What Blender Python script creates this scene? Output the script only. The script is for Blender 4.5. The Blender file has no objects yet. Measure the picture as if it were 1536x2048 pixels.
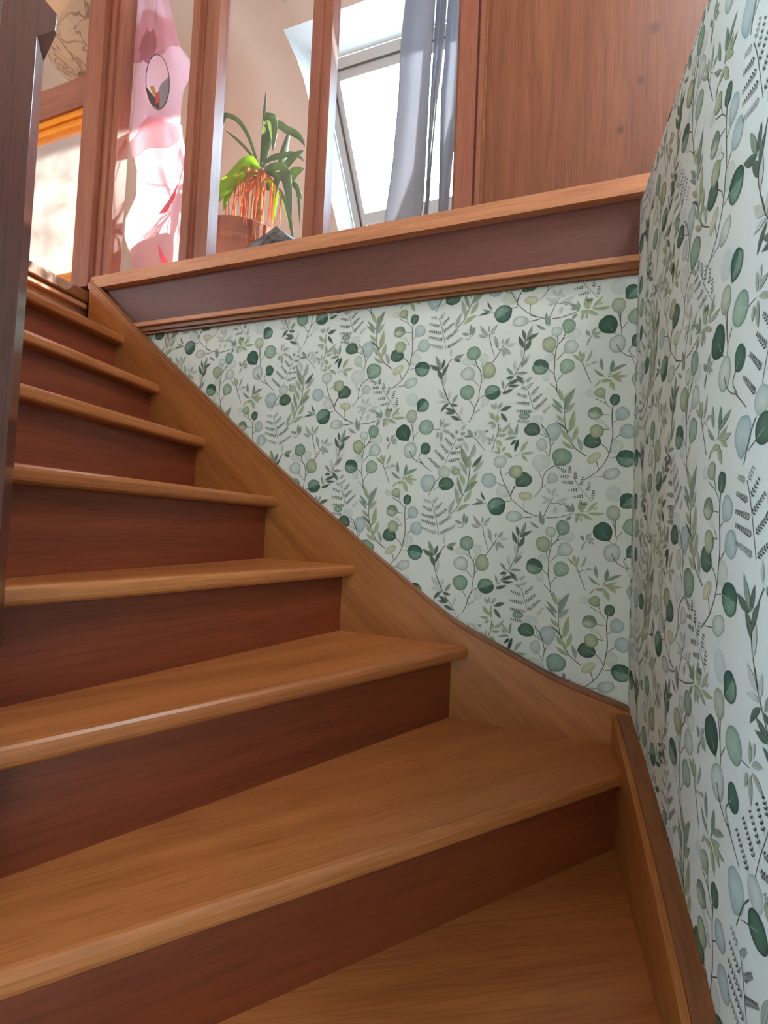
import bpy, bmesh, math, random
from mathutils import Vector, Matrix
random.seed(7)
scene = bpy.context.scene
COL = scene.collection
Z0 = 1.854            # height of the eye-level datum above the ground floor

# ------------------------------------------------------------------ camera
cam_d = bpy.data.cameras.new('camera'); cam = bpy.data.objects.new('camera', cam_d); COL.objects.link(cam)
cam_d.sensor_fit = 'VERTICAL'; cam_d.sensor_height = 36.0; cam_d.lens = 880.0/2048*36
cam_d.clip_start = 0.02; cam_d.clip_end = 100
_r = Vector((0.94810, 0.31487, 0.04373)); _f = Vector((-0.31641, 0.94800, 0.03430))
_f.normalize(); _r = (_r - _f*_r.dot(_f)).normalized(); _u = _r.cross(_f)
cam.matrix_world = Matrix(((_r.x, _u.x, -_f.x, -0.238), (_r.y, _u.y, -_f.y, -1.2255), (_r.z, _u.z, -_f.z, -0.0154+Z0), (0, 0, 0, 1)))
scene.camera = cam
# ------------------------------------------------------------------ world, sun, added fill lamps, exposure
world = bpy.data.worlds.new('sky'); scene.world = world; world.use_nodes = True
bg = world.node_tree.nodes['Background']; bg.inputs[0].default_value = (0.58, 0.81, 1.0, 1); bg.inputs[1].default_value = 42.0
sun_d = bpy.data.lights.new('sun', 'SUN'); sun_d.energy = 44.0; sun_d.angle = math.radians(0.9); sun_d.color = (1.0, 0.93, 0.82)
sun = bpy.data.objects.new('sun', sun_d); COL.objects.link(sun)
sun.rotation_euler = Vector((-1.044, -1.0, -1.09)).to_track_quat('-Z', 'Y').to_euler()
sun.location = (2.0, 4.0, 8.0)
def area(name, loc, target, sx, sy, power, color):
    d = bpy.data.lights.new(name, 'AREA'); d.shape = 'RECTANGLE'; d.size = sx; d.size_y = sy; d.energy = power; d.color = color
    o = bpy.data.objects.new(name, d); COL.objects.link(o); o.location = (loc[0], loc[1], loc[2]+Z0)
    o.rotation_euler = (Vector(target)-Vector(loc)).to_track_quat('-Z', 'Y').to_euler(); return o
area('stair_fill_top', (0.92, -0.95, 3.215), (0.92, -0.95, 0.0), 0.62, 0.7, 60.0, (0.95, 0.98, 1.0))  # added fill lamp above the gallery, leaves the lowest treads in shadow
area('stair_fill_left', (-3.215, -2.35, 1.40), (0, -2.35, 1.40), 1.1, 1.0, 52.0, (0.82, 0.94, 1.0))  # added fill lamp, brightens the right wall from the left
area('stair_fill_low', (-3.215, -1.95, -0.1), (0, -1.95, -0.1), 1.2, 1.0, 120.0, (0.42, 0.74, 1.0))  # added blue fill lamp for the lower right wall
vs = scene.view_settings
vs.view_transform = 'Standard'; vs.look = 'None'; vs.exposure = -0.12; vs.gamma = 1.0; vs.use_curve_mapping = False
try:
    scene.cycles.use_denoising = True; scene.cycles.max_bounces = 10; scene.cycles.transparent_max_bounces = 16
    scene.cycles.sample_clamp_indirect = 6.0
except Exception: pass

# ------------------------------------------------------------------ materials
def lin(c):
    return tuple((v/255/12.92 if v/255 <= 0.04045 else ((v/255+0.055)/1.055)**2.4) for v in c)
def rgba(c): return (*lin(c), 1)
class NT:
    def __init__(s, name):
        s.m = bpy.data.materials.new(name); s.m.use_nodes = True; s.t = s.m.node_tree; s.n = s.t.nodes; s.n.clear()
        s.out = s.n.new('ShaderNodeOutputMaterial')
    def node(s, typ, **kw):
        n = s.n.new(typ)
        for k, v in kw.items():
            if k.startswith('i_'):
                key = k[2:]; key = int(key) if key.isdigit() else key.replace('_', ' ')
                n.inputs[key].default_value = v
            else: setattr(n, k, v)
        return n
    def link(s, a, ao, b, bi): s.t.links.new(a.outputs[ao], b.inputs[bi])
def ramp(nt, stops):
    r = nt.node('ShaderNodeValToRGB'); e = r.color_ramp.elements
    while len(e) < len(stops): e.new(0.5)
    for el, (p, c) in zip(e, stops): el.position = p; el.color = rgba(c)
    return r
def wood(name, dark, mid, light, rough=0.38, long=1.3, cross=16.0, bump=0.06, knots=None, coat=0.0):
    nt = NT(name); tc = nt.node('ShaderNodeTexCoord'); oi = nt.node('ShaderNodeObjectInfo')
    mul = nt.node('ShaderNodeMath', operation='MULTIPLY', i_1=13.7); nt.link(oi, 'Random', mul, 0)
    add = nt.node('ShaderNodeVectorMath', operation='ADD'); nt.link(tc, 'Object', add, 0); nt.link(mul, 0, add, 1)
    mp = nt.node('ShaderNodeMapping'); mp.inputs['Scale'].default_value = (long, cross, cross); nt.link(add, 0, mp, 0)
    n1 = nt.node('ShaderNodeTexNoise', i_Scale=1.0, i_Detail=7.0, i_Roughness=0.62, i_Distortion=0.6); nt.link(mp, 0, n1, 'Vector')
    r = ramp(nt, [(0.30, dark), (0.50, mid), (0.72, light)]); nt.link(n1, 0, r, 0)
    mp2 = nt.node('ShaderNodeMapping'); mp2.inputs['Scale'].default_value = (9, 260, 260); nt.link(add, 0, mp2, 0)
    n2 = nt.node('ShaderNodeTexNoise', i_Scale=1.0, i_Detail=3.0); nt.link(mp2, 0, n2, 'Vector')
    r2 = ramp(nt, [(0.36, (150, 140, 130)), (0.52, (255, 255, 255))]); nt.link(n2, 0, r2, 0)
    mx = nt.node('ShaderNodeMixRGB', blend_type='MULTIPLY', i_0=0.30); nt.link(r, 0, mx, 1); nt.link(r2, 0, mx, 2)
    last = mx
    if knots:
        for kx, ky, kz, rad in knots:
            sub = nt.node('ShaderNodeVectorMath', operation='SUBTRACT'); nt.link(tc, 'Object', sub, 0); sub.inputs[1].default_value = (kx, ky, kz)
            sc = nt.node('ShaderNodeVectorMath', operation='MULTIPLY'); nt.link(sub, 0, sc, 0); sc.inputs[1].default_value = (0.75, 1, 1)
            ln = nt.node('ShaderNodeVectorMath', operation='LENGTH'); nt.link(sc, 0, ln, 0)
            mr = nt.node('ShaderNodeMapRange'); mr.inputs['From Min'].default_value = rad*0.30; mr.inputs['From Max'].default_value = rad*0.85
            mr.inputs['To Min'].default_value = 0.85; mr.inputs['To Max'].default_value = 0.0; nt.link(ln, 'Value', mr, 'Value')
            k = nt.node('ShaderNodeMixRGB', blend_type='MIX'); k.inputs[2].default_value = rgba((84, 40, 26)); nt.link(mr, 0, k, 0); nt.link(last, 0, k, 1); last = k
    b = nt.node('ShaderNodeBsdfPrincipled', i_Roughness=rough); b.inputs['Specular IOR Level'].default_value = 0.42
    b.inputs['Coat Weight'].default_value = coat; b.inputs['Coat Roughness'].default_value = 0.09
    nt.link(last, 0, b, 'Base Color')
    bp = nt.node('ShaderNodeBump', i_Strength=bump, i_Distance=0.002); nt.link(n2, 0, bp, 'Height'); nt.link(bp, 0, b, 'Normal')
    nt.link(b, 0, nt.out, 0); return nt.m
def plain(name, c, rough=0.6, noise=0.0, scale=30.0, bump=0.0, c2=None, **kw):
    nt = NT(name); b = nt.node('ShaderNodeBsdfPrincipled', i_Roughness=rough); b.inputs['Base Color'].default_value = rgba(c)
    for k, v in kw.items(): b.inputs[k.replace('_', ' ')].default_value = v
    tc = nt.node('ShaderNodeTexCoord'); n = nt.node('ShaderNodeTexNoise', i_Scale=scale, i_Detail=5.0); nt.link(tc, 'Object', n, 'Vector')
    if c2:
        r = ramp(nt, [(0.38, c), (0.62, c2)]); nt.link(n, 0, r, 0); nt.link(r, 0, b, 'Base Color')
    if bump:
        bp = nt.node('ShaderNodeBump', i_Strength=bump, i_Distance=0.004); nt.link(n, 0, bp, 'Height'); nt.link(bp, 0, b, 'Normal')
    nt.link(b, 0, nt.out, 0); return nt.m
def leafy(name, c, c2, trans, rough=0.5, w=0.45, scale=8.0, stretch=(1, 1, 1), alpha=0.0):
    # thin stuff that lets light through: diffuse + translucent (+ a clear share for sheer cloth)
    nt = NT(name); tc = nt.node('ShaderNodeTexCoord'); mp = nt.node('ShaderNodeMapping'); mp.inputs['Scale'].default_value = stretch; nt.link(tc, 'Object', mp, 0)
    n = nt.node('ShaderNodeTexNoise', i_Scale=scale, i_Detail=4.0); nt.link(mp, 0, n, 'Vector')
    r = ramp(nt, [(0.36, c), (0.64, c2)]); nt.link(n, 0, r, 0)
    b = nt.node('ShaderNodeBsdfPrincipled', i_Roughness=rough); nt.link(r, 0, b, 'Base Color')
    t = nt.node('ShaderNodeBsdfTranslucent'); t.inputs[0].default_value = rgba(trans)
    m = nt.node('ShaderNodeMixShader', i_0=w); nt.link(b, 0, m, 1); nt.link(t, 0, m, 2)
    if alpha > 0:
        tr = nt.node('ShaderNodeBsdfTransparent'); m2 = nt.node('ShaderNodeMixShader', i_0=alpha); nt.link(m, 0, m2, 1); nt.link(tr, 0, m2, 2); m = m2
    nt.link(m, 0, nt.out, 0); return nt.m
def glass(name, dust=0.0, refl=0.06):
    nt = NT(name); tr = nt.node('ShaderNodeBsdfTransparent'); tr.inputs[0].default_value = (0.96, 0.97, 0.97, 1)
    gl = nt.node('ShaderNodeBsdfGlossy', i_Roughness=0.03); fr = nt.node('ShaderNodeLayerWeight', i_Blend=0.5)
    pw = nt.node('ShaderNodeMath', operation='POWER', i_1=4.0); nt.link(fr, 'Facing', pw, 0)
    mm = nt.node('ShaderNodeMath', operation='MULTIPLY_ADD', i_1=0.6, i_2=0.035); nt.link(pw, 0, mm, 0)
    m = nt.node('ShaderNodeMixShader'); nt.link(mm, 0, m, 0); nt.link(tr, 0, m, 1); nt.link(gl, 0, m, 2); last = m
    if dust:
        tc = nt.node('ShaderNodeTexCoord'); n = nt.node('ShaderNodeTexNoise', i_Scale=55.0, i_Detail=6.0, i_Roughness=0.75); nt.link(tc, 'Object', n, 'Vector')
        n2 = nt.node('ShaderNodeTexNoise', i_Scale=7.0, i_Detail=3.0); nt.link(tc, 'Object', n2, 'Vector')
        av = nt.node('ShaderNodeMath', operation='MULTIPLY_ADD', i_1=0.55); nt.link(n, 0, av, 0); nt.link(n2, 0, av, 2)
        mr = nt.node('ShaderNodeMapRange'); mr.inputs['From Min'].default_value = 0.60; mr.inputs['From Max'].default_value = 0.95
        mr.inputs['To Min'].default_value = dust*0.55; mr.inputs['To Max'].default_value = dust*1.5; nt.link(av, 0, mr, 'Value')
        tl = nt.node('ShaderNodeBsdfTranslucent'); tl.inputs[0].default_value = (0.78, 0.79, 0.78, 1)
        m2 = nt.node('ShaderNodeMixShader'); nt.link(mr, 0, m2, 0); nt.link(last, 0, m2, 1); nt.link(tl, 0, m2, 2); last = m2
    nt.link(last, 0, nt.out, 0); return nt.m
M = dict(
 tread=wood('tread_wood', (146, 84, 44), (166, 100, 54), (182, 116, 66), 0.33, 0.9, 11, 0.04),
 riser=wood('shaded_riser_wood', (100, 43, 21), (119, 54, 27), (134, 65, 33), 0.46, 1.0, 12, 0.06),  # stair wood made darker: the risers' shade is painted into the colour
 stringer=wood('stringer_wood', (140, 84, 40), (160, 98, 48), (176, 114, 60), 0.40, 1.4, 15, 0.08),
 cap=wood('cap_wood', (112, 66, 34), (130, 78, 42), (146, 92, 52), 0.40, 1.2, 15, 0.06),
 newel=wood('newel_wood', (74, 46, 40), (84, 52, 46), (94, 60, 52), 0.30, 1.2, 14, 0.02, coat=0.8),
 rail=wood('rail_wood', (178, 116, 80), (192, 128, 90), (206, 144, 104), 0.42, 1.5, 20, 0.06),
 post=wood('post_wood', (130, 74, 56), (144, 84, 64), (158, 98, 76), 0.36, 1.4, 18, 0.05),
 fascia=wood('fascia_wood', (92, 50, 44), (100, 56, 49), (108, 62, 54), 0.48, 0.8, 7, 0.04),
 sunlit_bead=wood('sunlit_bead_wood', (226, 132, 30), (240, 150, 40), (248, 168, 60), 0.40, 1.4, 18, 0.05),  # sunlit glow of the rails painted into the bead colour
 pine=wood('pine_panel', (176, 92, 54), (196, 108, 62), (212, 126, 72), 0.46, 1.6, 13, 0.06),
 paper=plain('wallpaper_ground', (220, 229, 224), 0.75, scale=400, bump=0.03),
 peach=plain('peach_plaster', (246, 228, 220), 0.85, scale=9, c2=(247, 231, 224), bump=0.06),
 white=plain('white_plaster', (236, 238, 238), 0.8, scale=60, bump=0.05),
 hallwhite=plain('hall_plaster', (226, 218, 206), 0.85, scale=60, bump=0.05),
 floorw=wood('floor_boards', (150, 100, 60), (176, 124, 80), (196, 146, 100), 0.45, 1.0, 10, 0.05),
 pale_floor=plain('bounce_floor', (232, 224, 208), 0.95, scale=300, bump=0.3),  # unseen floor, made pale to bounce light into the upper room
 winframe=plain('white_lacquer', (226, 230, 234), 0.35, scale=20),
 dark=plain('dark_gasket', (60, 62, 66), 0.6),
 glass=glass('clear_glass'), dusty=glass('dusty_glass', 0.075),
 curtain=leafy('grey_curtain', (180, 180, 184), (188, 188, 192), (182, 186, 198), 0.8, 0.45, 40, (1, 1, .05)),
 pink=leafy('pink_sheer', (228, 186, 200), (234, 202, 212), (255, 205, 214), 0.55, 0.62, 5, (1, 1, .6), 0.30),
 pinkdark=leafy('mauve_print', (180, 130, 150), (200, 150, 166), (235, 160, 185), 0.6, 0.6, 9, (1, 1, 1), 0.15),
 redprint=leafy('crimson_print', (214, 96, 124), (224, 124, 146), (244, 120, 150), 0.6, 0.6, 9),
 leaf=leafy('strap_leaf', (80, 98, 84), (118, 134, 114), (140, 168, 84), 0.38, 0.28, 12, (1, 1, .3)),
 leafy=leafy('sunlit_leaf', (120, 158, 50), (150, 186, 66), (196, 230, 50), 0.45, 0.5, 12),  # brighter copy of the leaf: sunlight painted into the colour
 dry=leafy('dry_leaf', (176, 96, 52), (206, 128, 70), (240, 150, 60), 0.8, 0.4, 20),
 trunk=plain('plant_stem', (150, 100, 66), 0.8, scale=40, c2=(182, 128, 84), bump=0.4),
 terra=plain('terracotta', (146, 84, 60), 0.75, scale=16, c2=(122, 74, 60), bump=0.2),
 soil=plain('soil', (60, 44, 36), 0.9, scale=60, bump=0.6),
 slate=plain('slate_stone', (44, 46, 52), 0.5, scale=34, c2=(128, 128, 134), bump=1.0),
 wire=plain('dark_wire', (72, 52, 60), 0.4, Metallic=0.6),
 ornglass=leafy('smoky_glass', (130, 136, 142), (158, 164, 170), (190, 200, 206), 0.2, 0.5, 6, (1, 1, 1), 0.15),
 ornred=plain('red_enamel', (196, 60, 44), 0.35), ornblack=plain('black_enamel', (52, 50, 54), 0.35), ornyel=plain('ochre_enamel', (196, 150, 70), 0.35),
 navy=plain('navy_felt', (40, 42, 82), 0.7), whitefelt=plain('white_felt', (236, 236, 240), 0.7),
)
def lantern_mat():
    nt = NT('fibre_paper'); tc = nt.node('ShaderNodeTexCoord'); n = nt.node('ShaderNodeTexNoise', i_Scale=7.0, i_Detail=3.0, i_Distortion=2.2); nt.link(tc, 'Object', n, 'Vector')
    r = ramp(nt, [(0.0, (248, 226, 200)), (0.44, (246, 222, 194)), (0.485, (176, 126, 92)), (0.515, (244, 218, 190)), (1.0, (240, 206, 176))]); nt.link(n, 0, r, 0)
    b = nt.node('ShaderNodeBsdfDiffuse'); nt.link(r, 0, b, 0); t = nt.node('ShaderNodeBsdfTranslucent'); nt.link(r, 0, t, 0)
    m = nt.node('ShaderNodeMixShader', i_0=0.5); nt.link(b, 0, m, 1); nt.link(t, 0, m, 2); nt.link(m, 0, nt.out, 0); return nt.m
M['lantern'] = lantern_mat()
def print_mat():
    nt = NT('wallpaper_print_ink'); a = nt.node('ShaderNodeVertexColor'); a.layer_name = 'ink'
    tc = nt.node('ShaderNodeTexCoord'); n = nt.node('ShaderNodeTexNoise', i_Scale=70.0, i_Detail=4.0); nt.link(tc, 'Object', n, 'Vector')
    r = ramp(nt, [(0.3, (230, 231, 230)), (0.7, (255, 255, 255))]); nt.link(n, 0, r, 0)
    mx = nt.node('ShaderNodeMixRGB', blend_type='MULTIPLY', i_0=0.6); nt.link(a, 0, mx, 1); nt.link(r, 0, mx, 2)
    b = nt.node('ShaderNodeBsdfPrincipled', i_Roughness=0.75); nt.link(mx, 0, b, 'Base Color'); nt.link(b, 0, nt.out, 0); return nt.m
M['ink'] = print_mat()

# ------------------------------------------------------------------ builders (coordinates in metres about the datum; +Z0 on placing)
WORLD = {}
def put(o, loc, parent, rot=None):
    w = Matrix.Translation(Vector((loc[0], loc[1], loc[2]+Z0))) @ (rot or Matrix.Identity(3)).to_4x4()
    WORLD[o.name] = w
    if parent is not None: o.parent = parent; o.matrix_basis = WORLD[parent.name].inverted() @ w
    else: o.matrix_basis = w
def tag(o, label=None, cat=None, group=None, kind=None):
    if label: o['label'] = label
    if cat: o['category'] = cat
    if group: o['group'] = group
    if kind: o['kind'] = kind
    return o
def empty(name, loc, label=None, cat=None, group=None, kind=None):
    o = bpy.data.objects.new(name, None); COL.objects.link(o); o.empty_display_size = 0.05; put(o, loc, None); return tag(o, label, cat, group, kind)
def build(name, verts, faces, mat, parent=None, axis=None, smooth=False, bevel=0.0, cols=None, solid=0.0, subsurf=0, up=None):
    vs_ = [Vector(v) for v in verts]
    lo = Vector((min(v.x for v in vs_), min(v.y for v in vs_), min(v.z for v in vs_))); hi = Vector((max(v.x for v in vs_), max(v.y for v in vs_), max(v.z for v in vs_)))
    org = Vector(((lo.x+hi.x)/2, (lo.y+hi.y)/2, lo.z))
    if axis is not None:                       # local X runs along the grain
        ax = Vector(axis).normalized(); t = Vector(up) if up else (Vector((0, 0, 1)) if abs(ax.z) < 0.9 else Vector((0, 1, 0)))
        ay = t.cross(ax).normalized(); az = ax.cross(ay); rot = Matrix((ax, ay, az)).transposed()
    else: rot = Matrix.Identity(3)
    inv = rot.transposed(); me = bpy.data.meshes.new(name)
    me.from_pydata([inv @ (v-org) for v in vs_], [], faces); me.update()
    if cols is not None:
        at = me.color_attributes.new('ink', 'FLOAT_COLOR', 'POINT')
        at.data.foreach_set('color', [c for q in cols for c in (*q, 1.0)])
    bm = bmesh.new(); bm.from_mesh(me)
    if cols is None and solid == 0: bmesh.ops.recalc_face_normals(bm, faces=bm.faces)
    bm.to_mesh(me); bm.free()
    o = bpy.data.objects.new(name, me); COL.objects.link(o); me.materials.append(M[mat] if isinstance(mat, str) else mat)
    put(o, org, parent, rot)
    if smooth:
        for f in me.polygons: f.use_smooth = True
    if solid: m = o.modifiers.new('solid', 'SOLIDIFY'); m.thickness = solid; m.offset = 0
    if bevel: m = o.modifiers.new('bevel', 'BEVEL'); m.width = bevel; m.segments = 3; m.limit_method = 'ANGLE'; m.angle_limit = math.radians(40)
    if subsurf: m = o.modifiers.new('sub', 'SUBSURF'); m.levels = subsurf; m.render_levels = subsurf
    return o
def box_vf(x0, x1, y0, y1, z0, z1):
    v = [(x0,y0,z0),(x1,y0,z0),(x1,y1,z0),(x0,y1,z0),(x0,y0,z1),(x1,y0,z1),(x1,y1,z1),(x0,y1,z1)]
    return v, [(0,3,2,1),(4,5,6,7),(0,1,5,4),(1,2,6,5),(2,3,7,6),(3,0,4,7)]
def box(name, x0, x1, y0, y1, z0, z1, mat, parent=None, axis=None, bevel=0.0, **k):
    return build(name, *box_vf(x0, x1, y0, y1, z0, z1), mat, parent, axis, bevel=bevel, **k)
def join(*vfs):
    V, F = [], []
    for v, f in vfs:
        n = len(V); V += v; F += [tuple(i+n for i in q) for q in f]
    return V, F
def prism(poly, z0, z1):
    n = len(poly); v = [(x, y, z0) for x, y in poly]+[(x, y, z1) for x, y in poly]
    return v, [tuple(reversed(range(n))), tuple(range(n, 2*n))]+[(i, (i+1) % n, n+(i+1) % n, n+i) for i in range(n)]
def strip(top, bot, fn, a, b):
    # a board between two matching curves, extruded from a to b; fn(p, d) -> 3D
    n = len(top); v = [fn(q, a) for q in top]+[fn(q, a) for q in bot]+[fn(q, b) for q in top]+[fn(q, b) for q in bot]; f = []
    for i in range(n-1):
        f += [(i, i+1, n+i+1, n+i), (2*n+i, 3*n+i, 3*n+i+1, 2*n+i+1), (i, 2*n+i, 2*n+i+1, i+1), (n+i, n+i+1, 3*n+i+1, 3*n+i)]
    f += [(0, n, 3*n, 2*n), (n-1, 3*n-1, 4*n-1, 2*n-1)]
    return v, f
def smooth_curve(pts, per=4):
    out = []
    for i in range(len(pts)-1):
        p0 = pts[max(i-1, 0)]; p1 = pts[i]; p2 = pts[i+1]; p3 = pts[min(i+2, len(pts)-1)]
        for k in range(per):
            t = k/per; out.append(tuple(0.5*((2*b)+(-a+c)*t+(2*a-5*b+4*c-d)*t*t+(-a+3*b-3*c+d)*t**3) for a, b, c, d in zip(p0, p1, p2, p3)))
    out.append(tuple(pts[-1])); return out
def tube_vf(path, rad, seg=8, closed=False):
    P = [Vector(q) for q in path]; n = len(P); V, F = [], []
    for i, q in enumerate(P):
        d = (P[(i+1) % n]-P[i-1]) if closed else (P[min(i+1, n-1)]-P[max(i-1, 0)]); d.normalize()
        a = d.orthogonal() if i == 0 else (a - d*a.dot(d)); a.normalize(); b = d.cross(a)
        rr = rad[i] if isinstance(rad, (list, tuple)) else rad
        V += [tuple(q+a*rr*math.cos(2*math.pi*k/seg)+b*rr*math.sin(2*math.pi*k/seg)) for k in range(seg)]
    for i in range(n if closed else n-1):
        j = (i+1) % n; F += [(i*seg+k, i*seg+(k+1) % seg, j*seg+(k+1) % seg, j*seg+k) for k in range(seg)]
    if not closed: F += [tuple(reversed(range(seg))), tuple(range((n-1)*seg, n*seg))]
    return V, F
def lathe_vf(prof, c, seg=40):
    V, F = [], []
    for r, z in prof: V += [(c[0]+r*math.cos(2*math.pi*k/seg), c[1]+r*math.sin(2*math.pi*k/seg), c[2]+z) for k in range(seg)]
    for i in range(len(prof)-1): F += [(i*seg+k, i*seg+(k+1) % seg, (i+1)*seg+(k+1) % seg, (i+1)*seg+k) for k in range(seg)]
    return V, F

# ------------------------------------------------------------------ the setting
def S(o): o['kind'] = 'structure'; return o
wall_back = S(box('wall_back', -1.95, 0.0, 0.0, 0.10, -1.854, 0.66, 'paper')); tag(wall_back, 'white wallpapered wall with green leaf print behind the staircase')
wall_right = S(box('wall_right', 0.0, 0.25, -3.2, 0.10, -1.854, 0.834, 'paper', bevel=0.006)); tag(wall_right, 'white wallpapered side wall with green leaf print right of the stairs')
S(box('floor', -3.2, 0.0, -3.2, 0.0, -1.954, -1.854, 'floorw', axis=(0, 1, 0)))
S(build('floor_upper', *join(box_vf(-3.2, -1.90, -3.2, 0.02, 0.60, 0.831)), 'floorw', axis=(1, 0, 0)))
S(box('floor_upper_room', -3.2, 1.4, 0.02, 2.36, 0.62, 0.831, 'pale_floor'))
S(box('floor_gallery', 0.25, 1.4, -3.2, 0.0, 0.70, 0.80, 'hallwhite'))
def holed(x0, x1, z0, z1, hx0, hx1, hz0, hz1, fn):
    parts = []
    for a, b, c, d in ((x0, hx0, z0, z1), (hx1, x1, z0, z1), (hx0, hx1, z0, hz0), (hx0, hx1, hz1, z1)): parts.append(fn(a, b, c, d))
    return join(*parts)
S(box('wall_rear', -3.3, 1.5, -3.3, -3.2, -1.954, 3.3, 'hallwhite'))
_w = lambda a, b, c, d: box_vf(-3.3, -3.2, a, b, c, d)
S(build('wall_left', *join(holed(-3.2, 2.4, 0.7, 3.3, -2.95, -1.75, 0.85, 1.95, _w), holed(-3.2, 2.4, -1.954, 0.7, -2.6, -1.3, -0.65, 0.45, _w)), 'peach'))
S(box('wall_upper_right', 1.4, 1.5, -3.2, 2.4, 0.60, 3.3, 'peach'))
S(box('wall_knee', -3.2, 1.4, 2.30, 2.40, 0.60, 1.0, 'peach'))
S(build('ceiling', *holed(-3.3, 1.5, -3.3, 0.10, 0.55, 1.37, -1.50, -0.60, lambda a, b, c, d: box_vf(a, b, c, d, 3.2, 3.3)), 'hallwhite'))
S(box('wall_header', -3.2, 1.4, 0.0, 0.06, 2.83, 3.2, 'peach'))
# added unseen windows around the fill lamps; their panes are opaque white
w3 = empty('fill_roof_light', (0.96, -1.05, 3.2), 'added unseen white framed roof light over the stair gallery', kind='structure')
box('glass_pane', .60, 1.32, -1.45, -.65, 3.25, 3.262, 'white', w3)  # opaque white backing above the added lamp, not glass
build('fill_window_frame', *join(box_vf(.55, .60, -1.50, -.60, 3.22, 3.28), box_vf(1.32, 1.37, -1.50, -.60, 3.22, 3.28), box_vf(.60, 1.32, -1.50, -1.45, 3.22, 3.28), box_vf(.60, 1.32, -.65, -.60, 3.22, 3.28)), 'winframe', w3)

w2 = empty('fill_window_left', (-3.25, -2.35, 0.85), 'added unseen white framed window in the left wall of the stair hall', kind='structure')
box('glass_pane', -3.262, -3.25, -2.89, -1.81, .91, 1.89, 'white', w2)  # opaque board behind the left fill lamp, not glass
build('fill_window_frame', *join(box_vf(-3.28, -3.22, -2.95, -2.89, .85, 1.95), box_vf(-3.28, -3.22, -1.81, -1.75, .85, 1.95), box_vf(-3.28, -3.22, -2.89, -1.81, .85, .91), box_vf(-3.28, -3.22, -2.89, -1.81, 1.89, 1.95)), 'winframe', w2)
w4 = empty('fill_window_low', (-3.25, -1.95, -0.65), 'added unseen white framed window in the lower hall below the landing', kind='structure')
box('glass_pane', -3.262, -3.25, -2.54, -1.36, -.59, .39, 'white', w4)  # opaque white sheet closing the opening behind the low fill lamp
build('fill_window_frame', *join(box_vf(-3.28, -3.22, -2.6, -2.54, -.65, .45), box_vf(-3.28, -3.22, -1.36, -1.3, -.65, .45), box_vf(-3.28, -3.22, -2.54, -1.36, -.65, -.59), box_vf(-3.28, -3.22, -2.54, -1.36, .39, .45)), 'winframe', w4)
# ---- sloping roof with its skylight
RC, RC2 = 3.2, 3.45
ys = [0.66, 0.70, 0.74, 0.80, 0.90, 1.42]; xl = [-1.532, -1.515, -1.497, -1.482, -1.478, -1.480]; xr = 0.12
V, F = [], []
def rv(x, y): V.append((x, y, RC-y)); return len(V)-1
F.append((rv(-3.2, .0), rv(1.4, .0), rv(1.4, .66), rv(-3.2, .66)))
F.append((rv(-3.2, 1.42), rv(1.4, 1.42), rv(1.4, 2.36), rv(-3.2, 2.36)))
F.append((rv(xr, .66), rv(1.4, .66), rv(1.4, 1.42), rv(xr, 1.42)))
for i in range(5): F.append((rv(-3.2, ys[i]), rv(xl[i], ys[i]), rv(xl[i+1], ys[i+1]), rv(-3.2, ys[i+1])))
roof = S(build('ceiling_slope', V, F, 'peach'))
V, F = [], []
oy = lambda y: 0.885+(y-.66)/(1.42-.66)*(1.5-.885)
def q4(*p): n = len(V); V.extend(p); F.append((n, n+1, n+2, n+3))
I_ = lambda x, y: (x, y, RC-y)
O_ = lambda x, y: (x, oy(y), RC2-oy(y))
for i in range(5): q4(I_(xl[i], ys[i]), I_(xl[i+1], ys[i+1]), O_(-1.43, ys[i+1]), O_(-1.43, ys[i]))
q4(I_(xl[0], .66), I_(xr, .66), O_(.05, .66), O_(-1.43, .66)); q4(I_(xl[-1], 1.42), I_(xr, 1.42), O_(.05, 1.42), O_(-1.43, 1.42)); q4(I_(xr, .66), I_(xr, 1.42), O_(.05, 1.42), O_(.05, .66))
build('skylight_reveal', V, F, 'white', roof)
sk = empty('window_1', (-0.69, 0.885, RC2-0.885), 'white framed roof window letting in the glaring daylight', kind='structure')
q2 = math.sqrt(.5)
def slab(x0, x1, s0, s1, n0, n1):
    v, f = box_vf(x0, x1, s0, s1, n0, n1)
    return [(x, .885+q2*s+q2*n, RC2-.885-q2*s+q2*n) for x, s, n in v], f
for a in ((-1.43, -1.385, 0, .87), (.005, .05, 0, .87), (-1.385, .005, 0, .045), (-1.385, .005, .81, .87)): build('frame_bar', *slab(*a, 0, .06), 'winframe', sk, bevel=.003)
for a in ((-1.38, -1.345, .05, .80), (-.035, 0, .05, .80), (-1.345, -.035, .05, .092), (-1.345, -.035, .73, .80)): build('sash_bar', *slab(*a, .012, .05), 'winframe', sk, bevel=.004)
for a in ((-1.385, -1.38, .045, .81), (0, .005, .045, .81), (-1.38, 0, .045, .05)): build('gasket', *slab(*a, -.001, .03), 'dark', sk)
build('glass_pane', *slab(-1.345, -.035, .092, .73, .028, .034), 'glass', sk)

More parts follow.
